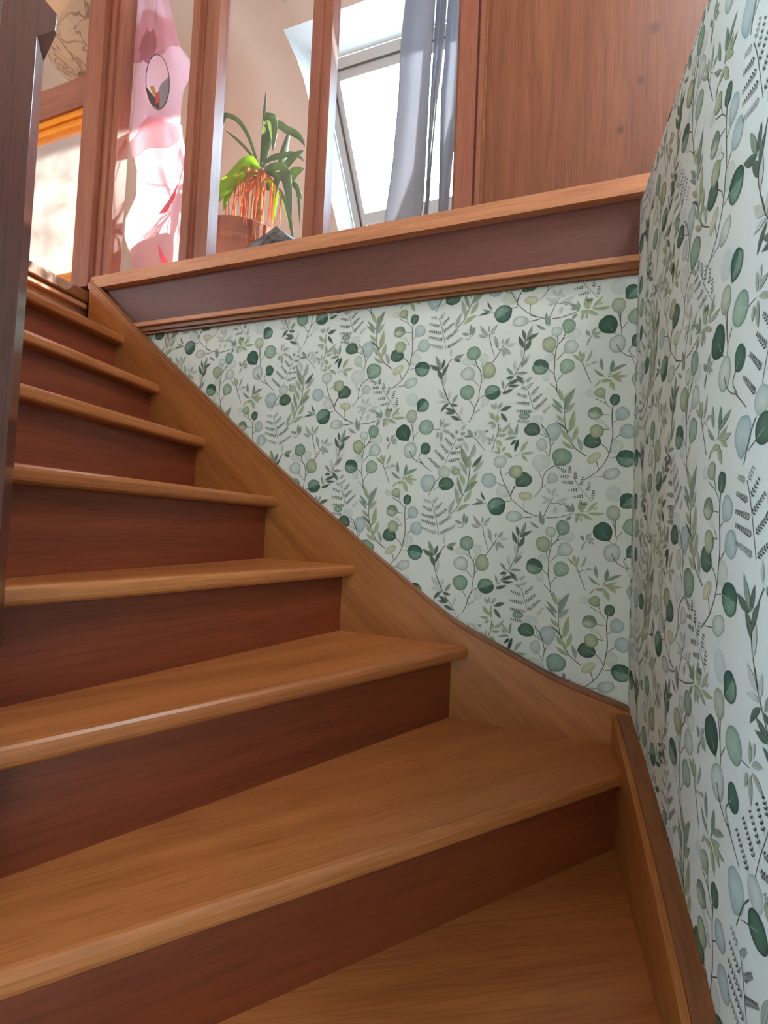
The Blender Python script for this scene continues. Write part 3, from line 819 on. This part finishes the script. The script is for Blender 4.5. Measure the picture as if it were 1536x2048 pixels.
PW, PV = 0.53269, 0.53
def parse():
    e = lambda v: int(v)*1e-4
    R_ = []
    for l in PR.split('\n'):
        t = l.split(); R_.append((e(t[0]), e(t[1]), e(t[2]), e(t[3]), float(t[4]), t[5], e(t[6]), e(t[7])))
    N_ = [tuple(e(v) for v in l.split()[:5])+(l.split()[5],) for l in PN.split('\n')]
    S_ = []
    for l in PS.split('\n'):
        t = l.split(); v = [e(q) for q in t[1:]]; S_.append((float(t[0]), list(zip(v[::2], v[1::2]))))
    F_ = [tuple(e(v) for v in l.split()[:4])+(int(l.split()[4]),) for l in PF.split('\n')]
    return R_, N_, S_, F_
R_, N_, S_, F_ = parse()
LAYER = {'w': 0, 'v': 0, 'o': 1, 'b': 1, 'p': 1, 'y': 1, 'l2': 2, 't2': 2, 't': 2, 'd': 3, 'k': 3, 'k2': 3, 'D': 3, 's': 3, 's2': 3, 'l': 4}
def print_sheet(name, wall, x0, x1, z0, z1, ox, oz, to3, label):
    sh = Sheet(); T = 0.00012
    for i in range(-6, 7):
        for j in range(-16, 17):
            if (i+j) % 2: continue
            dx, dz = ox+i*PW, oz+j*PV/2
            ok = lambda a, b, m=.045: x0-m < a+dx < x1+m and z0-m < b+dz < z1+m
            rnd = random.Random(3)
            for q, (w, pts) in enumerate(S_):
                if any(ok(*p) for p in pts): line(sh, [(a+dx, b+dz) for a, b in pts], .0014*w*1.6, .0010*w*1.5, STEM, T*3.5+q % 7*8e-6)
            for q, e in enumerate(R_):
                if ok(e[0], e[1]): round_leaf(sh, e[0]+dx, e[1]+dz, e[2], e[3], e[4], e[5], e[6]+dx, e[7]+dz, random.Random(q), T*(1+LAYER[e[5]]*(1 if LAYER[e[5]] < 3 else 1.2))+q % 9*9e-6)
            for q, e in enumerate(N_):
                if ok((e[0]+e[2])/2, (e[1]+e[3])/2): narrow_leaf(sh, e[0]+dx, e[1]+dz, e[2]+dx, e[3]+dz, e[4]*1.55, e[5], random.Random(q), T*7+q % 11*9e-6)
            for q, e in enumerate(F_):
                if ok((e[0]+e[2])/2, (e[1]+e[3])/2, .08): frond(sh, e[0]+dx, e[1]+dz, e[2]+dx, e[3]+dz, e[4], T*9+q % 5*8e-6)
    # keep what lies on the wall
    keep = [max(sh.V[i][0] for i in f) > x0 and min(sh.V[i][0] for i in f) < x1 and max(sh.V[i][1] for i in f) > z0 and min(sh.V[i][1] for i in f) < z1 for f in sh.F]
    F = [f for f, k in zip(sh.F, keep) if k]
    cl = lambda v, a, b: min(max(v, a), b)
    V = [to3(cl(a, x0, x1), cl(b, z0, z1), d) for a, b, d in sh.V]
    used = sorted({i for f in F for i in f}); idx = {v: i for i, v in enumerate(used)}
    o = build(name, [V[i] for i in used], [tuple(idx[i] for i in f) for f in F], 'ink', wall, cols=[sh.C[i] for i in used])
    o['kind'] = 'stuff'; o['label'] = label; return o
GX, GZ, RX, RZ = -0.597918, 0.260011, 0.516353, -0.273525
print_sheet('wallpaper_print', wall_back, -1.86, 0.0, -0.52, 0.66, 0, 0, lambda a, b, d: (a, -d, b), 'printed eucalyptus leaves, ferns and sprigs in watercolour greens')
print_sheet('wallpaper_print', wall_right, 0.0, 1.35, -1.0, 0.829, RX-GX, RZ-GZ, lambda a, b, d: (-d, -a, b), 'printed eucalyptus leaves, ferns and sprigs in watercolour greens')

# ------------------------------------------------------------------ glazed partition on the upper floor
pt = empty('glazed_partition', (-0.9, 0.02, 0.841), 'reddish wooden partition with tall glass panes and a knotty pine panel', 'partition')
UP = (0, 0, 1); AL = (1, 0, 0)
build('bottom_rail', *join(box_vf(-1.865, 1.38, -.030, .045, .841, .866), box_vf(-1.865, 1.38, -.022, .045, .866, .892)), 'rail', pt, AL)
box('top_rail', -3.19, 1.38, -.01, .045, 2.75, 2.83, 'post', pt, AL)
box('post', -1.955, -1.868, -.034, .055, .852, 2.83, 'post', pt, UP, bevel=.003)
build('mullion', *join(box_vf(-1.866, -1.835, -.012, .045, .892, 2.75), box_vf(-1.835, -1.80, -.004, .045, .892, 2.75)), 'post', pt, UP)
build('mullion', *join(box_vf(-1.457, -1.424, -.012, .045, .892, 2.75), box_vf(-1.424, -1.414, -.002, .045, .892, 2.75), box_vf(-1.414, -1.372, .006, .045, .892, 2.75), box_vf(-1.372, -1.345, -.002, .045, .892, 2.75)), 'post', pt, UP)
build('mullion', *join(box_vf(-.967, -.960, -.002, .045, .892, 2.75), box_vf(-.960, -.926, -.012, .045, .892, 2.75), box_vf(-.926, -.892, -.004, .045, .892, 2.75)), 'post', pt, UP)
build('mullion', *join(box_vf(-.482, -.474, -.002, .045, .892, 2.75), box_vf(-.474, -.424, -.012, .045, .892, 2.75), box_vf(-.424, -.417, .004, .045, .892, 2.75), box_vf(-.417, -.404, -.006, .045, .892, 2.75)), 'post', pt, UP)
KN = [(0.0268, .012, 1.301, .020), (-.0025, .012, 1.1683, .014), (-.0464, .012, 1.0474, .013), (-.0374, .012, .9104, .007), (-.33, .012, 1.62, .015), (.30, .012, 1.7, .02), (-.22, .012, 2.1, .018)]
def panel():
    # local frame of the panel: X up (grain), built to know where the knots go
    org = Vector(((-.404+1.38)/2, .026, .892)); ax = Vector((0, 0, 1)); ay = Vector((0, 1, 0)).cross(ax).normalized(); az = ax.cross(ay)
    kn = [(ax.dot(Vector(k[:3])-org), ay.dot(Vector(k[:3])-org), az.dot(Vector(k[:3])-org), k[3]) for k in KN]
    M['pine'] = wood('knotty_pine_boards', (110, 59, 33), (122, 67, 38), (134, 79, 46), 0.46, 1.5, 34, 0.06, knots=kn)
    box('pine_panel', -.404, 1.38, .012, .04, .892, 2.75, 'pine', pt, UP)
panel()
build('panel_bead', *join(box_vf(-.404, 1.38, -.004, .012, .892, .900), box_vf(-.404, -.396, -.002, .012, .900, 2.75)), 'cap', pt, AL)
for a, b in ((-1.80, -1.457), (-1.345, -.967), (-.892, -.482)): box('glass_pane', a-.004, b+.004, .026, .030, .890, 2.752, 'glass', pt)
box('mid_rail', -3.19, -1.955, -.006, .045, 1.626, 1.752, 'post', pt, AL, bevel=.002)
build('glazing_bead', *join(box_vf(-3.19, -1.955, .004, .045, 1.600, 1.626), box_vf(-3.19, -1.955, .012, .045, 1.572, 1.598)), 'sunlit_bead', pt, AL)
box('glazing_bead', -3.19, -1.955, .0, .045, .834, .946, 'sunlit_bead', pt, AL, bevel=.003)
box('glass_pane', -3.19, -1.953, .026, .030, .944, 1.575, 'dusty', pt)['label'] = 'dusty glass pane lit by the sun'; box('glass_pane', -3.19, -1.953, .026, .030, 1.75, 2.752, 'glass', pt)
bf = empty('butterfly_ornament', (-1.9681, .012, 1.535), 'tiny navy and white butterfly ornament on the left glass pane', 'ornament')
def plate(name, poly, y0, y1, mat, parent):
    n = len(poly); return build(name, [(x, y0, z) for x, z in poly]+[(x, y1, z) for x, z in poly], [tuple(range(n)), tuple(reversed(range(n, 2*n)))]+[(i, n+i, n+(i+1) % n, (i+1) % n) for i in range(n)], mat, parent)
bx, bz = -1.970, 1.551
plate('wing', [(bx, bz), (bx-.020, bz+.016), (bx-.022, bz+.004), (bx-.010, bz-.002), (bx-.020, bz-.018), (bx-.006, bz-.014)], .018, .022, 'navy', bf)
plate('wing', [(bx, bz), (bx-.004, bz+.014), (bx+.002, bz+.018), (bx+.002, bz-.010)], .018, .022, 'navy', bf)
plate('wing', [(bx+.002, bz), (bx+.004, bz+.020), (bx+.012, bz+.016), (bx+.012, bz-.006), (bx+.006, bz-.012)], .018, .022, 'whitefelt', bf)

# ------------------------------------------------------------------ things in the upper room
def interp(tab, z):
    tab = sorted(tab, key=lambda t: t[1])
    if z <= tab[0][1]: return tab[0][0]
    for (a, za), (b, zb) in zip(tab, tab[1:]):
        if z <= zb: return a+(b-a)*(z-za)/(zb-za)
    return tab[-1][0]
def cloth(name, left, right, z0, z1, y, mat, parent, amp, waves, nz=40, nx=26, thick=.002, topcurve=0.0, ph=0.0):
    V, F = [], []
    for j in range(nz+1):
        for i in range(nx+1):
            s = i/nx; z = z0+(z1-z0)*j/nz
            z += topcurve*(math.sin(math.pi*s*.9+.2)-.5)*(j/nz)**3
            a, b = interp(left, z), interp(right, z)
            V.append((a+(b-a)*s, y+amp*math.sin(waves*2*math.pi*s+ph+.8*math.sin(2.2*z)), z))
    for j in range(nz):
        for i in range(nx): k = j*(nx+1)+i; F.append((k, k+1, k+nx+2, k+nx+1))
    return build(name, V, F, mat, parent, smooth=True, solid=thick)
rod = empty('curtain_rod', (-.65, .55, 2.60), 'thin white curtain rod under the roof window', 'curtain rod')
build('rod', *tube_vf([(-1.55, .55, 2.628), (.25, .55, 2.628)], .008), 'winframe', rod)
build('bracket', *box_vf(-1.50, -1.48, .54, .60, 2.60, 2.63), 'winframe', rod); build('bracket', *box_vf(.18, .20, .54, .60, 2.60, 2.63), 'winframe', rod)
c1 = empty('curtain', (-.80, .55, .842), 'wide grey curtain hanging in front of the roof window', 'curtain')
cl = [(-.822, 2.60), (-.8326, 2.32), (-.8454, 2.14), (-.8471, 1.87), (-.8616, 1.576), (-.893, 1.30), (-.93, .845)]
cm = [(-.69, 2.60), (-.6957, 2.275), (-.7054, 1.9185), (-.712, 1.39), (-.726, 1.30), (-.75, .845)]
cr = [(-.652, 2.60), (-.658, 2.26), (-.667, 2.0), (-.6792, 1.866), (-.6925, 1.604), (-.6996, 1.30), (-.71, .845)]
cloth('curtain_panel', cl, cm, .845, 2.61, .55, 'curtain', c1, .012, 1.0)
cloth('side_fold', cm, cr, .845, 2.61, .575, 'curtain', c1, .016, 1.5, nx=16)
c2 = empty('curtain', (-.62, .56, .842), 'narrow pale curtain strip beside the pine panel', 'curtain')
cloth('curtain_panel', [(-.645, 2.6), (-.652, 2.26), (-.6591, 2.016), (-.6674, 1.896), (-.6619, 1.597), (-.6589, 1.30), (-.655, .845)], [(-.58, 2.6), (-.5849, 2.24), (-.5908, 1.80), (-.608, 1.584), (-.6161, 1.41), (-.6246, 1.30), (-.63, .845)], .845, 2.61, .60, 'curtain', c2, .012, 1.2, nx=18)

pk = empty('sheer_hanging', (-1.75, .125, .95), 'pink sheer cloth hanging in three layers behind the leftmost tall pane', 'drapery')
PRt = [(-1.74, 2.7), (-1.7202, 2.12), (-1.6861, 2.012), (-1.6495, 1.898), (-1.6136, 1.855), (-1.5774, 1.80), (-1.5773, 1.767), (-1.5944, 1.73), (-1.6142, 1.695), (-1.6197, 1.634), (-1.6193, 1.561), (-1.6103, 1.507), (-1.5888, 1.45), (-1.5835, 1.245), (-1.5742, .986), (-1.572, .9)]
PLt = [(-1.96, 2.7), (-1.95, 2.2), (-1.9236, 2.1), (-1.8999, 2.017), (-1.8952, 1.96), (-1.9029, 1.85), (-1.8936, 1.74), (-1.905, 1.645), (-1.9088, 1.591), (-1.892, 1.522), (-1.8697, 1.452), (-1.8607, 1.34), (-1.9129, 1.2455), (-1.9121, 1.17), (-1.8722, 1.0886), (-1.8476, .9895), (-1.84, .9)]
cloth('sheer_layer', PLt, PRt, 1.90, 2.70, .118, 'pink', pk, .008, 2.2, thick=.0008, topcurve=0)
cloth('sheer_layer', PLt, PRt, 1.50, 2.06, .128, 'pink', pk, .010, 1.6, thick=.0008, topcurve=.10, ph=1)
cloth('sheer_layer', PLt, PRt, .90, 1.60, .138, 'pink', pk, .012, 1.4, thick=.0008, topcurve=.09, ph=2)
blot = lambda cx, cz, rx, rz, n=18, k=.18: [(cx+rx*math.cos(2*math.pi*i/n)*(1+k*math.sin(3*i)), cz+rz*math.sin(2*math.pi*i/n)*(1+k*math.cos(2.3*i))) for i in range(n)]
plate('printed_patch', blot(-1.80, 1.93, .045, .07), .104, .1045, 'pinkdark', pk)
plate('printed_petal', [(-1.685, 1.075), (-1.672, 1.06), (-1.655, 1.03), (-1.62, .985), (-1.655, .985), (-1.672, 1.02)], .108, .1085, 'redprint', pk)
plate('printed_petal', [(-1.64, 1.25), (-1.60, 1.31), (-1.612, 1.255), (-1.65, 1.20), (-1.69, 1.20)], .108, .1085, 'redprint', pk)

og = empty('hanging_ornament', (-1.716, .090, 1.618), 'oval wire hoop with a smoky glass and enamel bird, hanging before pink cloth', 'ornament')
A_, B_, cx, cz = Vector((-.234, 0, .972)), Vector((.972, 0, .234)), -1.718, 1.737
op = lambda t, ka=1.0, kb=1.0: Vector((cx, .088, cz))+A_*(.122*ka*math.cos(t))+B_*(.058*kb*math.sin(t))
build('hoop', *tube_vf([op(2*math.pi*i/40) for i in range(40)], .0016, 6, True), 'wire', og, smooth=True)
build('thread', *tube_vf([op(0), (op(0).x-.01, .088, 2.6)], .0005, 5), 'wire', og)
P2 = lambda t, ka, kb=None: (op(t, ka, kb if kb is not None else ka).x, op(t, ka, kb if kb is not None else ka).z)
low = [P2(math.radians(a), .97) for a in range(96, 205, 8)]
plate('glass_body', low+[P2(math.radians(190), .55), P2(math.radians(172), .30), P2(math.radians(120), .34)], .086, .090, 'ornglass', og)
plate('wing', [P2(math.radians(a), .97) for a in range(186, 282, 8)]+[P2(math.radians(250), .72), P2(math.radians(215), .62), P2(math.radians(195), .66)], .083, .086, 'ornblack', og)
plate('breast', [P2(math.radians(200), .90), P2(math.radians(178), .80), P2(math.radians(172), .45), P2(math.radians(205), .50)], .081, .083, 'ornred', og)
plate('head', [P2(math.radians(225), .60), P2(math.radians(200), .45), P2(math.radians(245), .30), P2(math.radians(262), .62)], .081, .083, 'ornyel', og)

ln = empty('pendant_lantern', (-2.285, .2, 2.03), 'round fibre paper lantern hanging at the top left', 'lamp')
lc = (-2.285, .2, 2.262)
build('shade', *lathe_vf([(max(.001, .232*math.sin(math.pi*i/24)), -.232*math.cos(math.pi*i/24)) for i in range(1, 24)], lc, 48), 'lantern', ln, smooth=True, solid=.001)
build('cord', *tube_vf([(lc[0], lc[1], lc[2]+.20), (lc[0], lc[1], 2.995)], .003), 'winframe', ln)

# ---- the plant
plant = empty('potted_plant', (-1.52, .42, .832), 'strap leaved green houseplant with dry brown leaves in a terracotta pot', 'plant')
build('pot', *lathe_vf([(.14, .0), (.15, .01), (.205, .38), (.225, .38), (.228, .455), (.205, .455), (.20, .41), (.001, .41)], (-1.575, .50, .832), 48), 'terra', plant, smooth=False, bevel=.004)
tk = smooth_curve([(-1.47, .46, 1.26), (-1.42, .38, 1.34), (-1.397, .355, 1.43), (-1.3945, .35, 1.50)], 4)
build('stem', *tube_vf(tk, [.024-.006*i/(len(tk)-1) for i in range(len(tk))], 10), 'trunk', plant, smooth=True)
def strap(name, pts, w, mat, parent, tip=.12, twist=0.0, fold=.25):
    P = [Vector(q) for q in smooth_curve(pts, 6)]; n = len(P); V, F = [], []
    for i, q in enumerate(P):
        d = (P[min(i+1, n-1)]-P[max(i-1, 0)]).normalized(); t = i/(n-1)
        view = Vector((-.5, .8, .3)); side = d.cross(view)
        if side.length < .1: side = d.cross(Vector((0, 0, 1)))
        side.normalize(); nn = side.cross(d).normalized(); side = (side*math.cos(twist*t)+nn*math.sin(twist*t))
        h = w/2*(min(1, .45+1.6*t) if t < .6 else max(.03, 1-((t-.6)/.4)**1.6))
        V += [tuple(q-side*h), tuple(q+nn*h*fold), tuple(q+side*h)]
    for i in range(n-1):
        for k in range(2): F.append((i*3+k, i*3+k+1, i*3+k+4, i*3+k+3))
    return build(name, V, F, mat, parent, smooth=True, solid=.0012)
LEAVES= [('g', 0.0182, [[-1.3966, 0.34, 1.5044], [-1.4415, 0.3233, 1.6341], [-1.485, 0.3067, 1.708], [-1.5297, 0.29, 1.734], [-1.5451, 0.2733, 1.7096], [-1.5392, 0.2567, 1.5996], [-1.5212, 0.24, 1.4263]]), ('g', 0.0127, [[-1.4181, 0.36, 1.5291], [-1.4919, 0.3933, 1.6458], [-1.5911, 0.4267, 1.7611], [-1.6942, 0.46, 1.865]]), ('g', 0.0135, [[-1.3943, 0.35, 1.5268], [-1.3932, 0.35, 1.6456], [-1.3938, 0.35, 1.7579], [-1.3923, 0.35, 1.87]]), ('g', 0.0416, [[-1.3971, 0.36, 1.5319], [-1.3759, 0.345, 1.6222], [-1.3491, 0.33, 1.7164], [-1.3186, 0.315, 1.6402], [-1.3046, 0.3, 1.5338]]), ('g', 0.0206, [[-1.382, 0.35, 1.5315], [-1.364, 0.37, 1.5699], [-1.3153, 0.39, 1.5922], [-1.2656, 0.41, 1.6012], [-1.2323, 0.43, 1.5782]]), ('g', 0.0436, [[-1.3619, 0.33, 1.4887], [-1.2923, 0.3, 1.4615], [-1.2356, 0.27, 1.4122], [-1.1896, 0.24, 1.3239], [-1.1436, 0.21, 1.1535]]), ('g', 0.0297, [[-1.3985, 0.37, 1.514], [-1.3539, 0.36, 1.5092], [-1.3117, 0.35, 1.4607], [-1.3117, 0.34, 1.3621]]), ('g', 0.0297, [[-1.4081, 0.38, 1.5619], [-1.3692, 0.395, 1.74], [-1.3143, 0.41, 1.7244], [-1.2629, 0.425, 1.6946], [-1.2359, 0.44, 1.6555]]), ('g', 0.0337, [[-1.3774, 0.4, 1.541], [-1.3536, 0.4333, 1.5779], [-1.3626, 0.4667, 1.6774], [-1.3563, 0.5, 1.8278]]), ('g', 0.0246, [[-1.3749, 0.36, 1.512], [-1.2966, 0.3667, 1.5148], [-1.2502, 0.3733, 1.5575], [-1.2071, 0.38, 1.5806]]), ('g', 0.0337, [[-1.3603, 0.34, 1.489], [-1.2489, 0.3233, 1.4226], [-1.1964, 0.3067, 1.4244], [-1.1484, 0.29, 1.4125]]), ('g', 0.0257, [[-1.3674, 0.35, 1.4968], [-1.2835, 0.3833, 1.4699], [-1.2616, 0.4167, 1.4651], [-1.2449, 0.45, 1.4228]]), ('y', 0.0475, [[-1.3773, 0.3, 1.4679], [-1.3979, 0.275, 1.488], [-1.4564, 0.25, 1.4095], [-1.4939, 0.225, 1.3379], [-1.5008, 0.2, 1.2543]]), ('y', 0.0297, [[-1.3916, 0.32, 1.4762], [-1.4362, 0.3075, 1.465], [-1.4918, 0.295, 1.4269], [-1.5083, 0.2825, 1.3734], [-1.5121, 0.27, 1.2925]]), ('g', 0.0182, [[-1.4035, 0.33, 1.4905], [-1.4453, 0.32, 1.5323], [-1.4419, 0.31, 1.4939], [-1.4337, 0.3, 1.4131]]), ('y', 0.0238, [[-1.3974, 0.36, 1.5021], [-1.3276, 0.3533, 1.4191], [-1.3142, 0.3467, 1.3675], [-1.3169, 0.34, 1.2473]]), ('g', 0.0206, [[-1.4055, 0.38, 1.5198], [-1.3178, 0.3967, 1.4241], [-1.2798, 0.4133, 1.313], [-1.2635, 0.43, 1.2205]]), ('g', 0.0158, [[-1.426, 0.42, 1.56], [-1.2977, 0.4533, 1.5086], [-1.2839, 0.4867, 1.4538], [-1.2907, 0.52, 1.3575]]), ('g', 0.0238, [[-1.391, 0.36, 1.5007], [-1.3822, 0.3767, 1.4521], [-1.3609, 0.3933, 1.4792], [-1.3365, 0.41, 1.4606]])]
for t, w, pts in LEAVES: strap('leaf', pts, w*1.08, 'leaf' if t == 'g' else 'leafy', plant, twist=random.uniform(-.3, .3))
rl = random.Random(11)
for i in range(44):
    a = rl.uniform(-1, 1); ex = -1.405+a*.12-.015; drop = rl.uniform(.16, .34); dy = rl.uniform(-.10, .05)
    hx = ex+rl.uniform(-.01, .01)
    strap('dry_leaf', [(-1.396+a*.008, .35, 1.47), (-1.398+a*.05, .35+dy*.5, 1.475-abs(a)*.01), (hx, .35+dy, 1.44-.03*abs(a)), (ex+a*.006, .35+dy, 1.47-drop*.7), (ex+rl.uniform(-.015, .015), .35+dy, 1.47-drop)], rl.uniform(.003, .007), 'dry', plant, twist=rl.uniform(-1.2, 1.2))
# ---- the stone in front of it
rk = random.Random(5)
def rock():
    ap = Vector((-1.172, .155, 1.092)); ring0 = []
    base = [(-1.29, .10), (-1.18, .075), (-1.05, .10), (-1.00, .19), (-1.10, .27), (-1.25, .25)]
    V = [tuple(ap)]; F = []
    for lv, (f, z) in enumerate(((.30, 1.052), (.82, .998), (1.15, .90), (1.2, .832))):
        for i, (x, y) in enumerate(base): V.append((ap.x+(x-ap.x)*f+rk.uniform(-.006, .006), ap.y+(y-ap.y)*f+rk.uniform(-.006, .006), z+(rk.uniform(-.008, .008) if lv < 3 else 0)))
    n = 6
    F += [(0, 1+(i+1) % n, 1+i) for i in range(n)]
    for l in range(3):
        F += [(1+l*n+i, 1+l*n+(i+1) % n, 1+(l+1)*n+(i+1) % n, 1+(l+1)*n+i) for i in range(n)]
    F.append(tuple(range(1+3*n, 1+4*n)))
    o = build('stone', V, F, 'slate', None, bevel=.004); tag(o, 'dark grey pointed stone standing before the plant behind glass', 'stone')
rock()
